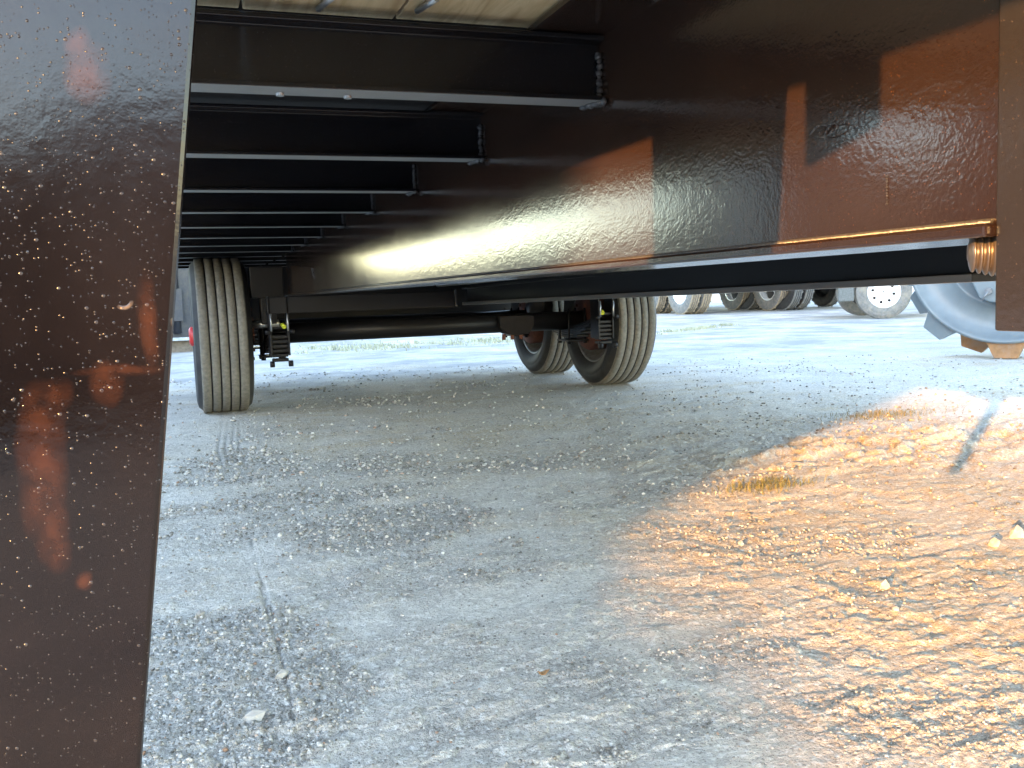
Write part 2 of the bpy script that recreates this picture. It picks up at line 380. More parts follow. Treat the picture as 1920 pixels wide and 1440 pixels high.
def build_ground():
    rows = [0.15, .35, .55, .7, .8, .9, 1.0, 1.06]
    v = EYE*920/1.10
    while v > 13: rows.append(EYE*920/v); v -= 1.0 if v > 120 else .8
    r = rows[-1]
    while r < 6000: r *= 1.35; rows.append(r)
    dense = np.linspace(YAW-math.radians(36), YAW+math.radians(36), 860)
    rest = np.linspace(YAW+math.radians(36), YAW+math.radians(324), 60)[1:-1]
    az = np.concatenate([dense, rest]); rr = np.array(rows)
    A, Rg = np.meshgrid(az, rr)
    x = (Rg*np.sin(A)).ravel(); y = (Rg*np.cos(A)).ravel()
    h, gr, sm, cl, tm = ground_fields(x, y)
    co = np.stack([x, y, h], 1); na, nr = len(az), len(rr)
    co = np.vstack([co, [[0, 0, 0]]])
    i = np.arange(nr-1)[:, None]*na; j = np.arange(na)[None, :]; j2 = (j+1) % na
    q = np.stack([i+j, i+na+j, i+na+j2, i+j2], -1).reshape(-1, 4)
    jj = np.arange(na); tri = np.stack([np.full(na, nr*na), jj, (jj+1) % na], 1)
    me = bpy.data.meshes.new('ground')
    me.vertices.add(len(co)); me.vertices.foreach_set('co', co.astype(np.float32).ravel())
    nl = q.size+tri.size; me.loops.add(nl)
    me.loops.foreach_set('vertex_index', np.concatenate([q.ravel(), tri.ravel()]).astype(np.int32))
    npoly = len(q)+len(tri); me.polygons.add(npoly)
    ls = np.concatenate([np.arange(len(q))*4, q.size+np.arange(len(tri))*3]); lt = np.concatenate([np.full(len(q), 4), np.full(len(tri), 3)])
    me.polygons.foreach_set('loop_start', ls.astype(np.int32)); me.polygons.foreach_set('loop_total', lt.astype(np.int32))
    me.update(calc_edges=True)
    me.polygons.foreach_set('use_smooth', np.ones(npoly, bool))
    if me.polygons[0].normal.z < 0: me.flip_normals()
    for nm, arr in (('gravel', gr), ('smooth', sm), ('clay_and_sun', cl), ('track', tm)):
        a = me.attributes.new(nm, 'FLOAT', 'POINT'); a.data.foreach_set('value', np.append(arr, 0).astype(np.float32))
    t = NT('crushed_limestone_dirt')
    def attr(n):
        x = t.n('Attribute'); x.attribute_name = n; return x.outputs['Fac']
    n1 = t.noise(2.2, 6, .65); n2 = t.noise(26, 5, .7); n3 = t.noise(260, 4, .7); n4 = t.noise(90, 4, .65)
    col = t.mix(t.ramp(n1, [(.3, 0), (.7, 1)]), (.50, .455, .385), (.68, .64, .56))
    col = t.mix(t.math('MULTIPLY', attr('smooth'), .55), col, (.70, .665, .60))
    col = t.mix(t.math('MULTIPLY', attr('clay_and_sun'), .85), col, (.50, .395, .245))
    col = t.mix(t.math('MULTIPLY', attr('gravel'), .55), col, (.37, .345, .30))
    col = t.mix(t.ramp(n2, [(.40, .40), (.55, 0)]), col, (.33, .31, .28))
    col = t.mix(t.ramp(n3, [(.38, .7), (.47, 0)]), col, (.20, .185, .16))
    col = t.mix(t.ramp(n4, [(.52, 0), (.62, .75)]), col, (.76, .73, .67))
    sx = t.n('SeparateXYZ'); t.l(t.co.outputs['Object'], sx.inputs[0])
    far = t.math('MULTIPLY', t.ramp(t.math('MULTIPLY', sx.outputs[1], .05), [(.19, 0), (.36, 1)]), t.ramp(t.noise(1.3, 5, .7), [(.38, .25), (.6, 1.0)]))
    col = t.mix(far, col, (.25, .25, .25))  # far yard darkened in colour against the glare of open sky
    vv = t.voro(75); sep = t.n('SeparateColor'); t.l(vv.outputs['Color'], sep.inputs[0])
    spots = t.math('MULTIPLY', t.ramp(vv.outputs['Distance'], [(.16, 1), (.24, 0)]), t.ramp(sep.outputs[0], [(.80, 0), (.82, 1)]))
    col = t.mix(t.math('MULTIPLY', spots, .55), col, t.mix(sep.outputs[1], (.16, .13, .10), (.62, .60, .56)))
    col = t.mix(t.math('MULTIPLY', attr('track'), .35), col, (.2, .19, .18))
    hh = t.math('ADD', t.math('MULTIPLY', n3, .9), t.math('ADD', t.math('MULTIPLY', n4, 1.3), t.math('MULTIPLY', n2, 1.6)))
    hh = t.math('ADD', hh, t.math('MULTIPLY', spots, .8))
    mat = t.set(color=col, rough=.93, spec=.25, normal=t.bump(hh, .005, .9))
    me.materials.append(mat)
    o = bpy.data.objects.new('ground', me); COL.objects.link(o)
    return tag(o, 'pale crushed limestone yard, packed with dusty clods and tyre marks', kind='structure')
build_ground()
def gz(x, y):
    return float(ground_fields(np.array([float(x)]), np.array([float(y)]))[0][0])

# ------------------------------------------------------------------ trailer
trailer = thing('flatbed_trailer', 'glossy black steel flatbed trailer with wooden deck, seen from underneath', 'trailer', (0, 0, 0))
def tp(name, bm, mat, bevel=0, label=None, parent=trailer):
    o = obj(name, bm, mat, parent, bevel)
    if label: o['label'] = label
    return o
WX, ZB, ZC, ZD = .68, .80, 1.06, 1.182     # beam face, web bottom, crossmember bottom, deck underside
# left main beam: web, flanges as one rolled section
bm = B()
prism(bm, [(.56, 1.181), (.56, 1.168), (.68, 1.166), (.68, .797), (.66, .797), (.66, .785), (.80, .785), (.80, .797), (.697, .797), (.697, 1.166), (.80, 1.168), (.80, 1.181)], 1, .621, 6.35)
tp('main_beam', bm, M_WEB, .003, 'near main beam, tall glossy web with orange peel paint')
bm = B(); cyl(bm, (.679, .63, .7985), (.679, 6.3, .7985), .0035, 8); tp('weld_seam', bm, M_WELD)
# far main beam and right rail
bm = B()
for (ya, za), (yb, zb) in [((1.73, .74), (6.03, .683))]:
    def sec(y, z): return [(1.80, y, z+.020), (1.80, y, z), (1.90, y, z), (1.90, y, z+.020), (1.862, y, z+.020), (1.862, y, z+.108), (1.90, y, z+.108), (1.90, y, z+.12), (1.80, y, z+.12), (1.80, y, z+.108), (1.838, y, z+.108), (1.838, y, z+.020)]
    A = [bm.verts.new(c) for c in sec(ya, za)]; C2 = [bm.verts.new(c) for c in sec(yb, zb)]
    bm.faces.new(A); bm.faces.new(C2[::-1])
    for i in range(12): bm.faces.new((A[i], C2[i], C2[(i+1) % 12], A[(i+1) % 12]))
bmesh.ops.recalc_face_normals(bm, faces=bm.faces)
for f in bm.faces:
    if max(v.co.z - (.74-(v.co.y-1.73)*.01326) for v in f.verts) < .0215: f.material_index = 1  # bottom flange gets the paler paint for its painted ground reflection
tp('lower_rail', bm, [M_BLK, M_LIP], .002)
bm = B(); prism(bm, [(2.72, 1.181), (2.72, 1.168), (2.79, 1.166), (2.79, .797), (2.72, .797), (2.72, .785), (2.88, .785), (2.88, .797), (2.81, .797), (2.81, 1.166), (2.88, 1.168), (2.88, 1.181)], 1, -.6, 8.9)
tp('main_beam', bm, M_BLK, .003)
# crossmembers: rolled sections, one each
def crossmember(y):
    bm = B()
    for x0, x1 in ((-.34, -.03), (-.03, .679), (.698, 2.789), (2.811, 3.86)):
        prism(bm, [(y-.028, ZC), (y+.028, ZC), (y+.028, ZC+.008), (y+.004, ZC+.010), (y+.004, ZC+.094), (y+.028, ZC+.096), (y+.028, ZC+.104), (y-.028, ZC+.104), (y-.028, ZC+.096), (y-.004, ZC+.094), (y-.004, ZC+.010), (y-.028, ZC+.008)], 0, x0, x1)
        if x0 < -.1:
            for v in bm.verts:
                if v.co.x < x0+.001 and v.co.z < ZC+.02: v.co.z += .075
    return bm
CY = [1.431+.644*k for k in range(0, 12)]
for y in CY:
    bm = crossmember(y); bmesh.ops.recalc_face_normals(bm, faces=bm.faces)
    for f in bm.faces:
        if f.normal.z < -.9 and f.calc_center_median().z < ZC+.002: f.material_index = 1
    tp('crossmember', bm, [M_CROSS, M_UNDER], .0015)
# weld blobs where the crossmembers meet the beam
for y in CY[:8]:
    bm = B(); rnd = random.Random(int(y*100))
    for k in range(14):
        z = ZC+.006*k+rnd.uniform(-.002, .002)
        blob(bm, (.676, y-.008+rnd.uniform(-.003, .003), z), .0045+rnd.random()*.003, 1, .3, rnd=rnd)
    for k in range(8):
        blob(bm, (.674-.004*k*.5, y-.028+.007*k, ZC-.001), .005+rnd.random()*.003, 1, .4, rnd=rnd)
    for f in bm.faces: f.smooth = True
    tp('weld_bead', bm, M_WELD)
# deck boards running lengthwise
x = -.35; rnd = random.Random(3)
while x < 3.85:
    w = .232; dz = rnd.uniform(0, .004)
    bm = B(); box(bm, x, min(x+w-.005, 3.86), -.3, 1.462, ZD+dz, ZD+.055+dz)
    tp('deck_board', bm, M_WOOD, .002); x += w
bm = B(); box(bm, -.349, 3.86, 1.467, 8.9, 1.183, 1.20); tp('dark_deck_sheet', bm, M_HOLE)  # plain dark sheet in place of boards behind the first crossmember
bm = B(); box(bm, .30, 3.2, 8.92, 8.94, .53, 1.18); tp('sky_gap_panel', bm, M_BLK, .004)  # added panel, hides the bright sky gap above the axle
# side rails
for xa, xb in ((-.37, -.351), (3.862, 3.88)):
    bm = B(); box(bm, xa, xb, -.3, 8.9, 1.172, 1.25); tp('side_rail', bm, M_BLK, .003)
# screw tips under the first crossmembers
for (px, py) in ((525, 180), (652, 185)):
    P = at(px, py, 2, ZC-.004)
    bm = B(); cyl(bm, P, P+Vector((0, 0, .012)), .006, 8, .007); tp('screw_tip', bm, M_BOLT)
for (px, py) in ((788, 8), (600, 4)):
    P = at(px, py, 2, ZD); bm = B()
    cyl(bm, P+Vector((.0, .02, -.004)), P+Vector((.012, -.05, -.006)), .005, 6); tp('deck_clip', bm, M_BOLT)
# wire loop, short weld ticks on the web
bm = B(); c0 = at(1520, 250, 0, .668)
loop = [at(a, b, 0, .672) for a, b in ((1522, 251), (1526, 240), (1534, 234), (1550, 235), (1566, 231), (1570, 236), (1566, 246), (1548, 256), (1532, 258))]
tube(bm, loop, .0007, 6)
tube(bm, [at(a, b, 0, .669) for a, b in ((1520, 252), (1530, 238), (1536, 236))], .0013, 6)
tp('wire_loop', bm, M_WELD)
for (xa, ya, xb, yb, n) in ((1663, 330, 1663, 383, 11), (585, 504, 590, 522, 6)):
    bm = B()
    for k in range(n):
        t_ = k/(n-1); P = at(xa+(xb-xa)*t_, ya+(yb-ya)*t_, 0, .679); blob(bm, P, .0012 if n > 8 else .006, 1, .4)
    tp('weld_tick', bm, M_WELD)
# channel across the suspension
bm = B()
prism(bm, [(6.08, .672), (6.18, .672), (6.18, .684), (6.092, .684), (6.092, .768), (6.18, .768), (6.18, .780), (6.08, .780)], 0, .515, 1.76)
tp('suspension_channel', bm, M_BLK, .003)
bm = B(); box(bm, 1.762, 1.775, 6.06, 6.16, .675, .79); tp('end_plate', bm, M_WELD, .002)

# wheels -------------------------------------------------------------
def tyre_mesh(R, hw, rb, grooves=4, seg=96, gd=.014, gw=.010, lug=False):
    bm = B(); tw = hw*.78; sh = R-.018*R/.53
    prof = [(rb, -hw*.70), (rb+.012, -hw*.80), (rb+(R-rb)*.35, -hw*.97), (rb+(R-rb)*.55, -hw), (rb+(R-rb)*.58, -hw*1.0+.003), (rb+(R-rb)*.60, -hw*.995), (rb+(R-rb)*.80, -hw*.94), (sh, -tw*1.04), (R-.004, -tw*1.0)]
    m = [0]*8
    n = grooves; span = 2*tw*.98; rib = (span-n*gw)/(n+1); x = -span/2
    pts = []
    for k in range(n+1):
        pts.append((R, x)); pts.append((R, x+rib)); x += rib
        if k < n: pts.append((R-gd, x+.001)); pts.append((R-gd, x+gw-.001)); x += gw
    prof += pts
    for a, b in zip(prof[8:-1], prof[9:]): m.append(1 if (a[0] > R-.006 and b[0] > R-.006) else 0)
    prof += [(R-.004, tw*1.0), (sh, tw*1.04), (rb+(R-rb)*.80, hw*.94), (rb+(R-rb)*.60, hw*.995), (rb+(R-rb)*.58, hw-.003), (rb+(R-rb)*.55, hw), (rb+(R-rb)*.35, hw*.97), (rb+.012, hw*.80), (rb, hw*.70)]
    m += [1, 1] + [0]*(len(prof)-1-len(m)-2)
    m[7] = 1; m[6] = 0
    lathe(bm, prof, seg, m)
    for e in bm.edges:
        if len(e.link_faces) == 2 and e.calc_face_angle(0) > .6: e.smooth = False
    if lug:
        for i in range(0, seg*1):
            a = 2*math.pi*i/seg
            if i % 2 == 0:
                for s in (-1, 1):
                    Rm = Matrix.Rotation(a, 4, 'X')
                    box(bm, min(s*tw*.72, s*tw*1.06), max(s*tw*.72, s*tw*1.06), -.016*R/.5, .016*R/.5, R-.01, R+.02, 1, Rm)
    return bm
def rim_mesh(rb, hw):
    bm = B()
    # outer face at -x, inner barrel open at +x
    lathe(bm, [(rb+.006, -hw*.72), (rb+.020, -hw*.78), (rb+.016, -hw*.84), (rb-.004, -hw*.74), (rb-.03, -hw*.55), (rb-.05, -hw*.30), (rb-.07, -hw*.12), (rb*.62, -hw*.02), (rb*.40, -hw*.25), (rb*.30, -hw*.32), (rb*.30, -hw*.20), (rb*.55, hw*.06), (rb-.06, hw*.05),
               (rb-.03, hw*.30), (rb-.012, hw*.68), (rb+.014, hw*.80), (rb+.020, hw*.78), (rb+.006, hw*.70)], 72)
    return bm
def trailer_wheel(loc, flip):
    hw, R, rb = .185, .53, .335
    w = tp('wheel', rim_mesh(rb, hw), M_RIM)
    w.location = loc; w.rotation_euler = (0, 0, math.pi if flip else 0)
    obj('tyre', tyre_mesh(R, hw, rb), [M_SIDEWALL, M_TREAD], w)
    bm = B(); lathe(bm, [(0, hw*.1), (.20, hw*.1), (.245, hw*.15), (.250, hw*.9), (.235, hw*1.05), (.12, hw*1.1), (.06, hw*1.2), (0, hw*1.2)], 48, None)
    for k in range(10):
        a = 2*math.pi*k/10; cyl(bm, (hw*1.04, .18*math.cos(a), .18*math.sin(a)), (hw*1.16, .18*math.cos(a), .18*math.sin(a)), .012, 6)
    obj('brake_drum', bm, M_DRUM, w)
    bm = B(); lathe(bm, [(0, -hw*1.12), (.05, -hw*1.12), (.066, -hw*1.05), (.07, -hw*.2), (0, -hw*.2)], 32)
    obj('hub', bm, M_RED, w)
    for k in range(8):
        a = 2*math.pi*k/8; bm = B(); cyl(bm, (-hw*.36, .115*math.cos(a), .115*math.sin(a)), (-hw*.12, .115*math.cos(a), .115*math.sin(a)), .013, 6, smooth=False)
        obj('lug_nut', bm, M_BOLT, w)
    return w
trailer_wheel((.245, 6.70, .53), False)
trailer_wheel((.285, 8.05, .53), False)
trailer_wheel((3.209, 6.70, .53), True)
trailer_wheel((3.209, 8.02, .53), True)
# axles
for y in (6.70, 8.02):
    bm = B(); cyl(bm, (.50, y, .525), (3.0, y, .525), .072, 24)
    tp('axle_tube', bm, M_BLK)
# spring packs, hangers, U-bolts
for xs, flipx in ((.585, 1), (2.90, -1)):
    for yc in (6.70, 8.02):
        for k in range(6):
            L = .60-.08*k; bm = B(); zc = .475-.017*k; n = 10
            for i in range(n):
                ya, yb = yc-L+2*L*i/n, yc-L+2*L*(i+1)/n
                za, zb = zc+.10*((ya-yc)/.6)**2, zc+.10*((yb-yc)/.6)**2
                vs = [bm.verts.new(c) for c in ((xs-.052, ya, za), (xs+.052, ya, za), (xs+.052, yb, zb), (xs-.052, yb, zb), (xs-.052, ya, za+.013), (xs+.052, ya, za+.013), (xs+.052, yb, zb+.013), (xs-.052, yb, zb+.013))]
                for q in ((0,3,2,1), (4,5,6,7), (0,1,5,4), (2,3,7,6), (1,2,6,5), (0,4,7,3)): bm.faces.new([vs[i2] for i2 in q])
            tp('spring_leaf', bm, M_BLK)
        for dx in (-.068, .068):
            for dy in (-.09, .09):
                bm = B(); cyl(bm, (xs+dx, yc+dy, .352), (xs+dx, yc+dy, .62), .009, 8); cyl(bm, (xs+dx, yc+dy, .345), (xs+dx, yc+dy, .368), .017, 6)
                tp('u_bolt', bm, M_BLK)
        bm = B(); box(bm, xs-.085, xs+.085, yc-.12, yc+.12, .362, .376); tp('spring_plate', bm, M_BLK, .003)
    # front hanger, open box with ribs facing forward
    bm = B(); y0 = 6.08
    box(bm, xs-.062, xs-.050, y0, y0+.14, .40, .784); box(bm, xs+.050, xs+.062, y0, y0+.14, .40, .784)
    box(bm, xs-.0495, xs+.0495, y0+.10, y0+.139, .40, .56)
    tp('spring_hanger', bm, M_LIP if 0 else M_BLK, .002)
    for k in range(6):
        z = .362+.030*k; bm = B(); box(bm, xs-.0493, xs+.0493, y0+.012+.004*(k % 2), y0+.098, z, z+.020); tp('spring_end', bm, M_BLK, .003)
    for sx in (-1, 1):
        bm = B(); cyl(bm, (xs+sx*.044, y0-.02, .350), (xs+sx*.072, y0-.02, .350), .020, 8); tp('hanger_bolt', bm, M_BLK)
        bm = B(); cyl(bm, (xs+sx*.060, y0-.012, .556), (xs+sx*.092, y0-.012, .556), .014, 8); tp('hanger_bolt', bm, M_BLK)
        bm = B(); cyl(bm, (xs+sx*.052, y0-.016, .56), (xs+sx*.052, y0-.016, .672), .006, 8); tp('hanger_rod', bm, M_BOLT)
    bm = B(); cyl(bm, (xs+.022*flipx, y0+.02, .600), (xs+.030*flipx, y0-.01, .585), .014, 10); tp('grease_cap', bm, M_YEL)
# box bracket by the near main beam's end
bm = B(); box(bm, .44, .655, 6.36, 6.52, .775, .985); tp('frame_bracket', bm, M_BLK, .006)
bm = B(); box(bm, .50, .60, 6.365, 6.50, .60, .774); tp('frame_bracket', bm, M_BLK, .006)
bm = B(); cyl(bm, (.43, 6.45, .60), (.62, 6.45, .60), .028, 12); tp('pivot_pin', bm, M_BOLT)
# brake chamber and bolted bracket on the axle
bm = B()
prism(bm, [(2.26, .50), (2.32, .445), (2.40, .43), (2.50, .44), (2.54, .50), (2.54, .58), (2.26, .58)], 1, 6.60, 6.75)
tp('axle_bracket', bm, M_HOLE, .006)
for xx in (2.30, 2.37, 2.44):
    bm = B(); cyl(bm, (xx, 6.63, .40), (xx, 6.63, .445), .014, 6); tp('bracket_bolt', bm, M_RUST)
bm = B(); lathe(bm, [(0, -.09), (.07, -.09), (.082, -.05), (.082, .0), (.095, .004), (.095, .018), (.082, .02), (.07, .09), (0, .1)], 28)
bc = tp('brake_chamber', bm, M_BLK); bc.location = (2.72, 6.95, .66)
# air line
bm = B(); pts = [(1.75+.02*math.sin(i*.9), 1.9+.42*i, .86+.015*math.sin(i*1.7)) for i in range(11)]
tube(bm, pts, .010, 8); tp('air_line', bm, M_BLK)
bm = B(); tube(bm, [(1.35, 1.25, 1.17), (1.35, 1.3, .86), (1.45, 2.6, .835), (1.55, 4.2, .83), (1.6, 5.9, .82)], .012, 8); tp('air_line', bm, M_LIP)
bm = B(); tube(bm, [(1.10, .85, 1.18), (1.10, .9, .83), (1.25, 1.6, .838), (1.62, 3.4, .86), (1.75, 4.5, .87)], .009, 8); tp('air_line', bm, M_LIP)
# front: tall plate on the left, post on the right, shadow-casting plate added unseen under the deck
slope = (at(370, 0, 1, .4).x-at(265, 1440, 1, .4).x)/(at(370, 0, 1, .4).z-at(265, 1440, 1, .4).z)
xr = lambda z: at(370, 0, 1, .4).x + slope*(z-at(370, 0, 1, .4).z)
PLATE_REFLECTIONS = []  # patches of painted warm reflection on the plate
for (px, py, rx, ry) in ((80, 790, 30, 60), (78, 890, 32, 95), (105, 985, 20, 55), (120, 1030, 16, 30), (190, 725, 24, 36), (215, 700, 60, 10), (270, 600, 13, 85), (165, 130, 28, 48), (150, 80, 16, 30), (170, 1085, 12, 18), (105, 745, 22, 26)):
    P = at(px, py, 1, .4)
    PLATE_REFLECTIONS.append((P.x*SC, P.z*SC, rx*1.25/1725*.42*SC, ry*1.15/1725*.42*SC))
bm = B(); prism(bm, [(xr(.53), .53), (xr(1.18), 1.18), (-.345, 1.18), (-.345, .95), (-.088, .885), (-.092, .53)], 1, .40, .412)
tp('front_plate', bm, plate_mat(), .0022, 'big dusty brown-black plate close up at the left edge of the picture')
bm = B(); box(bm, -.185, -.05, .17, .182, 1.045, 1.18); tp('shadow_plate', bm, M_POST, .002)  # unseen plate placed to cast a shadow on the beam's web
bm = B(); box(bm, .6685, .679, .612, .76, .700, 1.18) if 0 else None
bm.free()
bm = B()
P = at(1868, 300, 1, .615)
prism(bm, [(.6705, .703), (.6675, 1.18), (.79, 1.18), (.79, .703)], 1, .50, .619)
tp('support_post', bm, M_POST, .002, 'dark post at the right edge of the picture')
pr = [(0, -.036), (.010, -.036), (.012, -.034)]
for k in range(5):
    x_ = -.032+.013*k; big = .024+.002*k
    pr += [(big-.005, x_), (big, x_+.003), (big+.001, x_+.0055), (big, x_+.008), (big-.005, x_+.011)]
bm = B(); lathe(bm, pr+[(.022, .04), (.022, .10), (0, .10)], 40)
rb_ = tp('ribbed_bushing', bm, M_COPPER); rb_.location = at(1847, 473, 1, .655)+Vector((.001, 0, 0)); rb_.scale = (.42, .72, .72); rb_.rotation_euler = (0, 0, math.radians(-38))

# ------------------------------------------------------------------ steel compactor wheel on the right
P0 = Vector((7.02, 6.36, 0)); azc = math.atan2(P0.x, P0.y)
comp = thing('steel_compactor_wheel', 'pale blue-grey steel wheel with welded cleats standing beyond the trailer on the right', 'steel wheel', (P0.x, P0.y, 0), -azc+math.radians(-8)); comp.scale = (.95, .95, .95)
# local: X right, Y away from camera; the wheel's axis is local Y
def latheY(bm, prof, seg=80):
    rings = [[bm.verts.new((r*math.cos(2*math.pi*i/seg), y, 1.04+r*math.sin(2*math.pi*i/seg))) for i in range(seg)] for r, y in prof]
    for A, Bq in zip(rings[:-1], rings[1:]):
        for i in range(seg):
            f = bm.faces.new((A[i], A[(i+1) % seg], Bq[(i+1) % seg], Bq[i])); f.smooth = True
    for rg in (rings[0], rings[-1]): bm.faces.new(rg)
bm = B(); latheY(bm, [(.30, .05), (.50, .05), (.515, .02), (.54, .02), (.56, .05), (.845, .01), (.855, -.02), (.885, -.02), (.89, .0), (.89, .55), (.30, .56)])
for e in bm.edges:
    if e.calc_face_angle(0) > .5: e.smooth = False
obj('drum', bm, M_BLUE, comp)
bm = B(); latheY(bm, [(.02, -.10), (.22, -.10), (.25, -.06), (.25, .04), (.02, .045)], 40); obj('hub', bm, M_BLUE, comp)
bm = B(); prism(bm, [(-.36, 1.2), (-.29, .80), (-.20, .60), (-.12, .56), (.0, .54), (.20, .50), (.45, .48), (.45, 1.2)], 1, -.16, -.12); obj('hub_plate', bm, M_BLUE, comp, .01)
bm = B(); cyl(bm, (-.12, -.20, .66), (-.12, -.16, .66), .035, 6); cyl(bm, (-.12, -.21, .655), (-.17, -.215, .575), .010, 8); obj('bolt', bm, M_RIM, comp)
for k, a in enumerate([i*40 for i in range(9)]):
    for row, (y0, y1) in enumerate(((.02, .20), (.34, .52))):
        bm = B(); aa = math.radians(a+20*row)
        Rm = Matrix.Translation((0, 0, 1.04)) @ Matrix.Rotation(aa, 4, 'Y')
        vs = [bm.verts.new(Rm @ Vector(c)) for c in ((-.17, y0, -.87), (.17, y0, -.87), (.17, y1, -.87), (-.17, y1, -.87), (-.10, y0+.03, -1.035), (.10, y0+.03, -1.035), (.10, y1-.03, -1.035), (-.10, y1-.03, -1.035))]
        for q in ((0,1,2,3), (4,7,6,5), (0,4,5,1), (1,5,6,2), (2,6,7,3), (3,7,4,0)): bm.faces.new([vs[i] for i in q])
        obj('cleat', bm, M_SUNLIT_CLEAT if k == 0 else M_BLUE, comp, .006)  # lowest pair carries painted sunlight

# ------------------------------------------------------------------ trucks beyond
def far_wheel(parent, loc, R=.70, hw=.16, dual=True, rim=M_SILVER, tread=M_OLDTYRE, side=M_OLDTYRE, hub=None):
    rb = R*.56
    w = obj('wheel', rim_mesh(rb, hw), rim, parent); w.location = loc
    obj('tyre', tyre_mesh(R, hw, rb, 3, 48, .02, .02, True), [side, tread], w)
    if dual:
        t = obj('tyre', tyre_mesh(R, hw, rb, 3, 48, .02, .02, True), [side, tread], w); t.location = (hw*2.35, 0, 0)
    bm = B(); lathe(bm, [(0, -hw*.9), (R*.12, -hw*.9), (R*.16, -hw*.7), (R*.18, -hw*.1), (0, -hw*.1)], 24); obj('hub', bm, hub or rim, w)
    return w
def far_truck(label, x, y, rims, treads, bodymat, n=2, gap=1.85, hub=None, side=M_OLDTYRE):
    t = thing('parked_truck', label, 'truck', (x, y, 0), 0, 'trucks parked beyond the trailer')
    for k in range(n): far_wheel(t, (0, k*gap, .70), rim=rims, tread=treads, hub=hub, side=side)
    for k in range(n): far_wheel(t, (2.9, k*gap, .70), rim=rims, tread=treads, hub=hub, side=side, dual=False)
    bm = B(); box(bm, .6, .75, -1.5, 9, 1.0, 1.3); box(bm, 2.1, 2.25, -1.5, 9, 1.0, 1.3); obj('chassis_frame', bm, M_BLK, t)
    bm = B(); box(bm, -.15, 3.1, -1.6, 7.2, 1.5, 4.4); obj('cargo_box', bm, bodymat, t, .03)
    bm = B(); prism(bm, [(7.4, 1.1), (10.2, 1.1), (10.2, 2.3), (9.3, 2.5), (8.9, 4.0), (7.4, 4.1)], 0, -.1, 3.05); obj('cab', bm, bodymat, t, .05)
    bm = B(); box(bm, -.1, 3.0, 8.9, 9.5, .55, 1.1); obj('bumper', bm, M_BLK, t)
    far_wheel(t, (-.05, 8.6, .70), rim=rims, tread=treads, dual=False, side=side)
    return t
far_truck('truck with bright alloy wheels and muddy tan dual tyres', 13.35, 22.9, M_SILVER, M_TANTYRE, M_WHITE)
far_truck('truck with dark dual tyres and orange hub, right of the truck with bright wheels', 16.35, 22.4, M_BLK, M_OLDTYRE, M_DARKBOX, hub=M_HUBORANGE, side=M_SIDEWALL)
# vehicle with a white rim, side turned to us
azp = math.atan2(13.25, 14.94)
pk = thing('parked_pickup', 'pickup with white holed steel wheel and grey mud flap on the far right', 'pickup truck', (13.25, 14.94, 0), -azp+math.radians(12))
def pwheel(x):
    w = B(); R, hw = .53, .15; rb = .30
    lathe(w, [(rb+.01, -hw*.75), (rb+.02, -hw*.85), (rb-.01, -hw*.8), (rb-.035, -hw*.5), (rb-.06, -hw*.35), (rb*.55, -hw*.30), (rb*.45, -hw*.6), (.02, -hw*.62), (.02, hw*.1), (rb-.05, hw*.1), (rb, hw*.8)], 48)
    w = obj('wheel', w, M_WRIM, pk); w.location = (x, 0, R); w.rotation_euler = (0, 0, math.pi/2)
    obj('tyre', tyre_mesh(R, hw, rb, 3, 48, .015, .015), [M_OLDTYRE, M_OLDTYRE], w)
    for k in range(8):
        a = 2*math.pi*k/8+.2; bm = B(); cyl(bm, (-hw*.42, .205*math.cos(a), .205*math.sin(a)), (-hw*.20, .205*math.cos(a), .205*math.sin(a)), .028, 12)
        obj('rim_hole', bm, M_HOLE, w)
pwheel(0); pwheel(3.9)
for (x, y) in ((0, 2.1), (3.9, 2.1)):
    bm = tyre_mesh(.53, .15, .30, 3, 40); o = obj('tyre', bm, [M_OLDTYRE, M_OLDTYRE], pk); o.location = (x, y, .53); o.rotation_euler = (0, 0, math.pi/2)
bm = B(); box(bm, -.86, -.56, -.10, .02, .36, .95); obj('mud_flap', bm, M_GREYFLAP, pk, .02)
bm = B(); prism(bm, [(-1.5, .82), (-.62, .82), (-.5, 1.0), (0, 1.18), (.5, 1.0), (.62, .78), (3.3, .78), (3.4, 1.0), (3.9, 1.18), (4.4, 1.0), (4.5, .8), (5.2, .8), (5.2, 1.5), (3.9, 1.65), (3.2, 2.3), (1.6, 2.3), (1.2, 1.6), (-1.5, 1.6)], 1, -.12, 2.3); obj('body', bm, M_WHITE, pk, .04)
bm = B(); prism(bm, [(1.45, 1.68), (3.55, 1.68), (3.12, 2.2), (1.72, 2.2)], 1, -.135, -.122); obj('side_window', bm, M_BLK, pk)
# dark container behind the near wheel
ct = thing('storage_container', 'dark ribbed container standing behind the near trailer wheel', 'container', (-2.2, 16.0, 0))
bm = B(); box(bm, .7, 2.55, -.6, 2.5, .22, 3.2); obj('body', bm, M_DARKBOX, ct, .02)
bm = B(); box(bm, .7, 2.56, -.65, -.603, .19, .24); obj('bottom_rail', bm, M_PLATEGREY, ct)
for k in range(5):
    bm = B(); cyl(bm, (2.48-.36*k, -.63, .30), (2.48-.36*k, -.63, 3.1), .06, 8); obj('rib', bm, M_DARKBOX, ct)
bm = B(); box(bm, 1.95, 2.22, -.72, -.695, .5, 1.0); obj('sign_plate', bm, M_DARKBOX, ct)
for (xx, yy) in ((1.0, -.3), (2.2, -.3), (1.0, 2.1), (2.2, 2.1)):
    bm = B(); box(bm, xx-.2, xx+.2, yy-.2, yy+.2, 0, .215); obj('block', bm, M_PLANKOLD, ct)
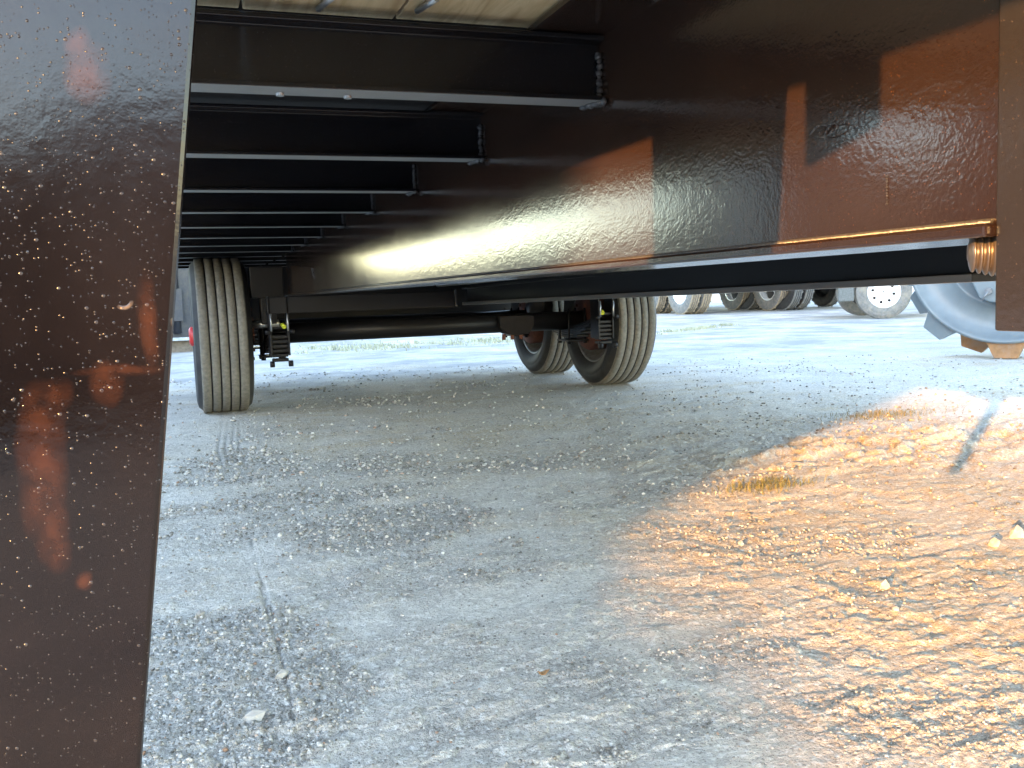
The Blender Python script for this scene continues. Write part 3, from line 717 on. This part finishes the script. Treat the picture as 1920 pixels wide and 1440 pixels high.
# two cabins and fences added unseen on the left to shape the beam's reflection
for (ya, yb, lab, mt) in ((14.6, 18.8, 'added dark cabin next to the fence, unseen off to the left, shaping the beam reflection', M_DARKBOX), (2.5, 10.9, 'added long dark cabin, nearer the viewer, unseen off to the left, shaping the beam reflection', M_DARKBOX)):
    q = thing('reflection_cabin', lab, 'cabin', (-9.2, ya, 0), 0, 'cabins added off to the left for the beam reflection'); L = yb-ya
    bm = B(); box(bm, -3.0, 0, 0, L, .2, 3.5); obj('wall', bm, mt, q, .02)
    bm = B(); box(bm, -3.1, .1, -.1, L+.1, 3.503, 3.62); obj('roof', bm, M_CORR, q)
    bm = B(); box(bm, .003, .05, .5, 1.6, .25, 2.9); obj('door', bm, M_PLATEGREY, q)
    k = 2.2
    while k < L-1: 
        bm = B(); box(bm, .003, .04, k, k+1.1, 1.5, 2.6); obj('window', bm, M_BLK, q); k += 1.9
fe = thing('reflection_fence', 'added long weathered board fence, unseen off to the left, shaping the beam reflection', 'fence', (-9.4, 19.2, 0))
for k in range(96):
    bm = B(); box(bm, 0, .04, k*.45, k*.45+.43, .05, 2.25+.03*math.sin(k*2.3)); obj('board', bm, M_PLANKOLD, fe)
for k in range(12):
    bm = B(); box(bm, -.17, -.03, k*3.9, k*3.9+.14, 0, 2.2); obj('post', bm, M_PLANKOLD, fe)
f2 = thing('reflection_fence', 'added short tall board fence, unseen between the two cabins, cutting the beam reflection', 'fence', (-9.6, 11.2, 0))
for k in range(7):
    bm = B(); box(bm, 0, .04, k*.47, k*.47+.45, .05, 2.55+.03*math.sin(k*2.3)); obj('board', bm, M_PLANKOLD, f2)
# low timber skid
sk = thing('timber_skid', 'low weathered timber skid on the ground beyond the axle', 'pallet', (2.4, 17.9, 0))
for k in range(3):
    bm = B(); box(bm, -.62, .62, -.3+.28*k, -.12+.28*k, 0, .075); obj('runner', bm, M_PLANKOLD, sk)
for k in range(6):
    bm = B(); box(bm, -.66+.225*k, -.47+.225*k, -.34, .48, .077, .105); obj('slat', bm, M_PLANKOLD, sk)

# ------------------------------------------------------------------ behind the camera: unseen things added to shape shade and reflections
SA = Vector((math.sin(SUN_AZ), math.cos(SUN_AZ))); SU = Vector((math.cos(SUN_AZ), -math.sin(SUN_AZ)))
D = 14.0; rise = D*math.tan(SUN_EL)
wh = thing('shade_hall', 'added tall grey corrugated hall with a slanted wing, unseen behind the viewer, shaped to shade the yard', 'building', (-SA.x*D, -SA.y*D, 0), -SUN_AZ)  # made-up hall, its edge placed to cast the yard's shade
# local frame: X = across the sun, Y = along the sun
UE = -1.25
bm = B(); x = UE; pts = []
xs_ = [UE - .14*i for i in range(430)]
for i, xx in enumerate(xs_):
    pts.append((xx, 0 if (i//2) % 2 == 0 else -.06))
prof = pts + [(xs_[-1], -6), (UE, -6)]
prism(bm, prof, 2, 0, 6.0); obj('wall', bm, M_CORR, wh)
bm = B(); prism(bm, [(-6.4, 6.003), (.4, 6.003), (.4, 6.2), (-3.0, 7.9), (-6.4, 6.2)], 0, xs_[-1]-.5, UE+.2); obj('roof', bm, M_CORR, wh)
bm = B(); prism(bm, [(UE+.003, .66+rise), (-1.1, .146*6.3+rise), (-.95, .146*8+rise), (-.6, .146*12.2+rise), (.4, 4.4), (.4, 4.75), (UE+.003, 4.75)], 1, -2.5, -.1); obj('shade_wing', bm, M_CORR, wh)  # added wing, slanted to shape the edge of the sunlit patch
sb = thing('reflection_skip', 'added dark ribbed skip, unseen behind the viewer, darkening the plate reflection', 'skip', (0, -5.6, 0))  # made-up skip, there only as a dark reflection in the near plate
bm = B(); prism(bm, [(-2.6, .12), (2.2, .12), (2.6, 2.05), (-.62, 2.05), (-.75, 1.85), (-3.0, 1.85)], 1, -1.9, 0); obj('body', bm, M_DARKBOX, sb, .02)
for k in range(9):
    bm = B(); box(bm, -2.5+.56*k, -2.42+.56*k, .002, .07, .2, 1.82); obj('rib', bm, M_DARKBOX, sb)
bm = B(); box(bm, -3.02, 2.62, .002, .09, 1.75, 1.84); obj('reflection_skip_rail', bm, M_DARKBOX, sb)
# heap of gravel added to cast the soft shade on near ground
hp = B(); n = 70
def heap(u, w):
    # u across, w along the sun
    pr = np.interp(u, [-9, -6, -3, -1.25, -.84, -.62, -.42, -.1, .4, 1.2, 2.2], [0, 1.6, 2.25, .39+1.75, .285+1.75, .255+1.75, .21+1.75, .14+1.75, 1.3, .4, 0])
    return pr
vs = []
nu, nw = 120, 40
for i in range(nu+1):
    u = -9+11.4*i/nu
    top = float(heap(u, 0)); row = []
    for j in range(nw+1):
        wv = -2.4+4.8*j/nw
        z = top*max(0, 1-abs(wv)/2.4)
        nz = float(gnoise(np.array([u*2.1]), np.array([wv*2.1]), 40)[0])*.18 + float(gnoise(np.array([u*7.]), np.array([wv*7.]), 41)[0])*.05
        z = max(-.05, z + nz*min(1, abs(wv)*1.2)*(z > .05)) if abs(wv) > .05 else z+.03+.01*math.sin(u*9)
        row.append(hp.verts.new((u, wv, z)))
    vs.append(row)
for i in range(nu):
    for j in range(nw):
        f = hp.faces.new((vs[i][j], vs[i+1][j], vs[i+1][j+1], vs[i][j+1])); f.smooth = True
M_HEAP = simple('shade_heap_gravel', (.33, .31, .28), .95, nscale=30, bump=.01)
h = obj('shade_heap', hp, M_HEAP); h.location = (-SA.x*12, -SA.y*12, 0); h.rotation_euler = (0, 0, -SUN_AZ)
tag(h, 'added heap of grey gravel, unseen behind the viewer, shaped to shade the dirt', 'gravel heap')

# ------------------------------------------------------------------ loose stones, pebbles, grass
M_STONE = simple('pale_limestone', (.40, .38, .34), .9, nscale=60, bump=.0012)
M_STONE2 = simple('grey_pebble', (.28, .27, .25), .9, nscale=60, bump=.001)
STONES = [((1660, 1103), .016, 'pale stone casting a long shadow, lower of the pair on the sunlit dirt'), ((1864, 1022), .019, 'pale stone upright near the right edge of the sunlit dirt'), ((1907, 1005), .026, 'largest pale stone at the right edge of the sunlit dirt'),
          ((1390, 1020), .015, 'flat pale chip at the left end of the sunlit dirt'), ((1325, 1045), .010, 'small chip beside the flat pale chip in the sunlit dirt'), ((1680, 1152), .011, 'twin-tipped small stone just below the stone with the long shadow'),
          ((475, 1350), .024, 'round white rock lowest in the shade beside the rut'), ((530, 1270), .017, 'grey white pebble lying on the rut'), ((375, 1155), .014, 'brown pebble beside the left plate'), ((612, 1165), .012, 'grey pebble right of the rut'),
          ((1705, 850), .014, 'dark clod on the ridges near the upper grass tuft'), ((1600, 1075), .010, 'small stone left of the stone with the long shadow'), ((600, 1010), .014, 'grey stone on the dark gravel patch'), ((1790, 875), .014, 'clod standing on the ridge near the right edge')]
for i, ((px, py), r, lab) in enumerate(STONES):
    P = at(px, py, 2, 0); rnd = random.Random(i+50)
    bm = B(); sq = (1, .75, 1.0 if i in (0, 1, 2) else .65); blob(bm, (0, 0, r*sq[2]*.45), r*.9, 1, .26, sq, rnd=rnd)
    bmesh.ops.subdivide_edges(bm, edges=bm.edges[:], cuts=1, fractal=.25, use_grid_fill=True, seed=i)
    o = obj('stone', bm, M_STONE if i not in (8, 9, 12) else M_STONE2); o.location = (P.x, P.y, gz(P.x, P.y)); tag(o, lab, 'stone', 'loose stones on the dirt')
# extra clods on the tyre ridges in the sun
# dry leaf
P = at(1018, 1270, 2, 0); bm = B()
ring = [(math.cos(a)*.011*(1+.3*math.cos(3*a)), math.sin(a)*.008, .006+.003*math.cos(2*a)) for a in [i*math.pi/5 for i in range(10)]]
vv = [bm.verts.new(c) for c in ring]; c_ = bm.verts.new((0, 0, .003))
for i in range(10): bm.faces.new((c_, vv[i], vv[(i+1) % 10]))
lf = obj('leaf', bm, M_LEAF); lf.location = (P.x, P.y, gz(P.x, P.y)+.001)
so = lf.modifiers.new('solid', 'SOLIDIFY'); so.thickness = .0008
tag(lf, 'small curled brown leaf alone on the shaded dirt', 'leaf')

def pebbles():
    rs = np.random.RandomState(7)
    N = 330000
    r = 1.05*np.exp(rs.rand(N)**1.25*math.log(10/1.05)); a = YAW+np.radians(rs.uniform(-35, 33, N))
    x, y = r*np.sin(a), r*np.cos(a)
    h, gr, sm, cl, tm = ground_fields(x, y)
    keep = rs.rand(N) < (.20+.5*gr)*(1-.65*sm)
    x, y, h, gr, r = x[keep], y[keep], h[keep], gr[keep], r[keep]
    size = (.0008+.0032*rs.rand(len(x))**4.5)*(1+.6*gr)*np.clip(r/2.2, .8, 2.5)
    cos, Fs, tones, off = [], [], [], 0
    big = size > .0030*np.clip(r/2.2, .8, 2.5)
    for lod, m in ((0, ~big), (1, big)):
        if lod:
            b = bmesh.new(); bmesh.ops.create_icosphere(b, subdivisions=1, radius=1)
            base = np.array([v.co[:] for v in b.verts]); faces = np.array([[v.index for v in f.verts] for f in b.faces]); b.free()
        else:
            base = np.array([(1,0,0),(-1,0,0),(0,1,0),(0,-1,0),(0,0,1),(0,0,-1)], float)
            faces = np.array([(0,2,4),(2,1,4),(1,3,4),(3,0,4)])
        n = int(m.sum()); nb = len(base); ang = rs.rand(n)*6.283
        co = np.repeat(base[None], n, 0)*(1+rs.uniform(-.32, .32, (n, nb, 1)))
        if not lod: co[:, :, :2] += rs.uniform(-.35, .35, (n, nb, 2))
        sq = rs.uniform(.6, 1.2, (n, 1, 3)); sq[:, :, 2] *= .75
        co = co*sq*size[m][:, None, None]
        c, s_ = np.cos(ang)[:, None], np.sin(ang)[:, None]
        X = c*co[:, :, 0]-s_*co[:, :, 1]; Y = s_*co[:, :, 0]+c*co[:, :, 1]
        co = np.stack([X+x[m][:, None], Y+y[m][:, None], co[:, :, 2]+(h[m]+size[m]*.25)[:, None]], -1).reshape(-1, 3)
        cos.append(co); Fs.append((faces[None]+np.arange(n)[:, None, None]*nb).reshape(-1, 3)+off); off += len(co)
        tones.append(np.repeat(rs.rand(n), nb))
    co, F, tone = np.vstack(cos), np.vstack(Fs), np.concatenate(tones)
    me = bpy.data.meshes.new('gravel'); me.vertices.add(len(co)); me.vertices.foreach_set('co', co.astype(np.float32).ravel())
    me.loops.add(F.size); me.loops.foreach_set('vertex_index', F.astype(np.int32).ravel())
    me.polygons.add(len(F)); me.polygons.foreach_set('loop_start', (np.arange(len(F))*3).astype(np.int32)); me.polygons.foreach_set('loop_total', np.full(len(F), 3, np.int32))
    me.update(calc_edges=True)
    at_ = me.attributes.new('tone', 'FLOAT', 'POINT'); at_.data.foreach_set('value', tone.astype(np.float32))
    t = NT('loose_gravel_chips'); A = t.n('Attribute'); A.attribute_name = 'tone'
    c = t.ramp(A.outputs['Fac'], [(0, (.14, .13, .11)), (.25, (.25, .235, .205)), (.7, (.40, .375, .33)), (.96, (.58, .55, .50)), (1, (.30, .18, .11))])
    me.materials.append(t.set(color=c, rough=.92, spec=.25))
    o = bpy.data.objects.new('gravel', me); COL.objects.link(o)
    tag(o, 'loose limestone chips scattered over the yard', kind='stuff'); print('pebbles', len(size), len(F))
pebbles()

def grass_mat(name, a, b):
    t = NT(name); n = t.noise(120, 2)
    m = t.set(color=t.mix(t.ramp(n, [(.35, 0), (.65, 1)]), a, b), rough=.6)
    return m
M_GRASS = grass_mat('short_yellowing_grass', (.09, .11, .03), (.24, .19, .08))
M_GRASS2 = grass_mat('pale_dry_grass', (.30, .32, .20), (.46, .44, .32))
def blades(bm, pts, hmin, hmax, w, rnd, bend=.5):
    for (x, y, z) in pts:
        h = rnd.uniform(hmin, hmax); a = rnd.random()*6.283; l = rnd.uniform(.1, bend)*h
        dx, dy = math.cos(a), math.sin(a); px, py = -dy*w, dx*w
        v = [bm.verts.new(c) for c in ((x-px, y-py, z), (x+px, y+py, z), (x+px*.7+dx*l*.4, y+py*.7+dy*l*.4, z+h*.6), (x-px*.7+dx*l*.4, y-py*.7+dy*l*.4, z+h*.6), (x+dx*l, y+dy*l, z+h))]
        bm.faces.new(v[:4]); bm.faces.new((v[3], v[2], v[4]))
for (px, py, sx, sy, n, lab) in ((1655, 780, .17, .08, 520, 'sparse green grass tuft at the top of the sunlit patch'), (1440, 912, .09, .05, 420, 'small yellow-green grass tuft on the shade line')):
    P = at(px, py, 2, 0); rnd = random.Random(px); bm = B(); pts = []
    for _ in range(n):
        x, y = P.x+rnd.gauss(0, sx), P.y+rnd.gauss(0, sy); pts.append((x, y))
    A = np.array(pts); hz = ground_fields(A[:, 0], A[:, 1])[0]
    blades(bm, [(a[0]-P.x, a[1]-P.y, float(z)) for a, z in zip(A, hz)], .008, .036, .0016, rnd, 1.3)
    o = obj('grass_tuft', bm, M_GRASS, recalc=False); o.location = (P.x, P.y, 0); tag(o, lab, kind='stuff')
# thin weedy strips in the distance
bm = B(); rnd = random.Random(9); strip = []
for (x0, y0, x1, y1, wd, n) in ((7.3, 13.5, 10.2, 15.5, .12, 1500), (1.5, 14.0, 5.6, 13.9, .5, 2600), (1.8, 17.3, 3.4, 17.3, .15, 300)):
    for _ in range(n):
        t_ = rnd.random(); x = x0+(x1-x0)*t_; y = y0+(y1-y0)*t_+rnd.gauss(0, wd)
        if math.sin(x*3.1)+math.sin(x*7.7+y*3) > -.3: strip.append((x, y, 0))
blades(bm, strip, .01, .07, .010, rnd, .8)
tag(obj('weeds', bm, M_GRASS2, recalc=False), 'thin strips of pale weeds across the far yard', kind='stuff')

# ------------------------------------------------------------------ bring the layout to metres
done = set()
for o in list(COL.objects):
    if o.type == 'MESH' and o.data.name not in done:
        done.add(o.data.name); o.data.transform(Matrix.Scale(SC, 4)); o.data.update()
    if o.type in ('MESH', 'EMPTY'): o.location = o.location*SC
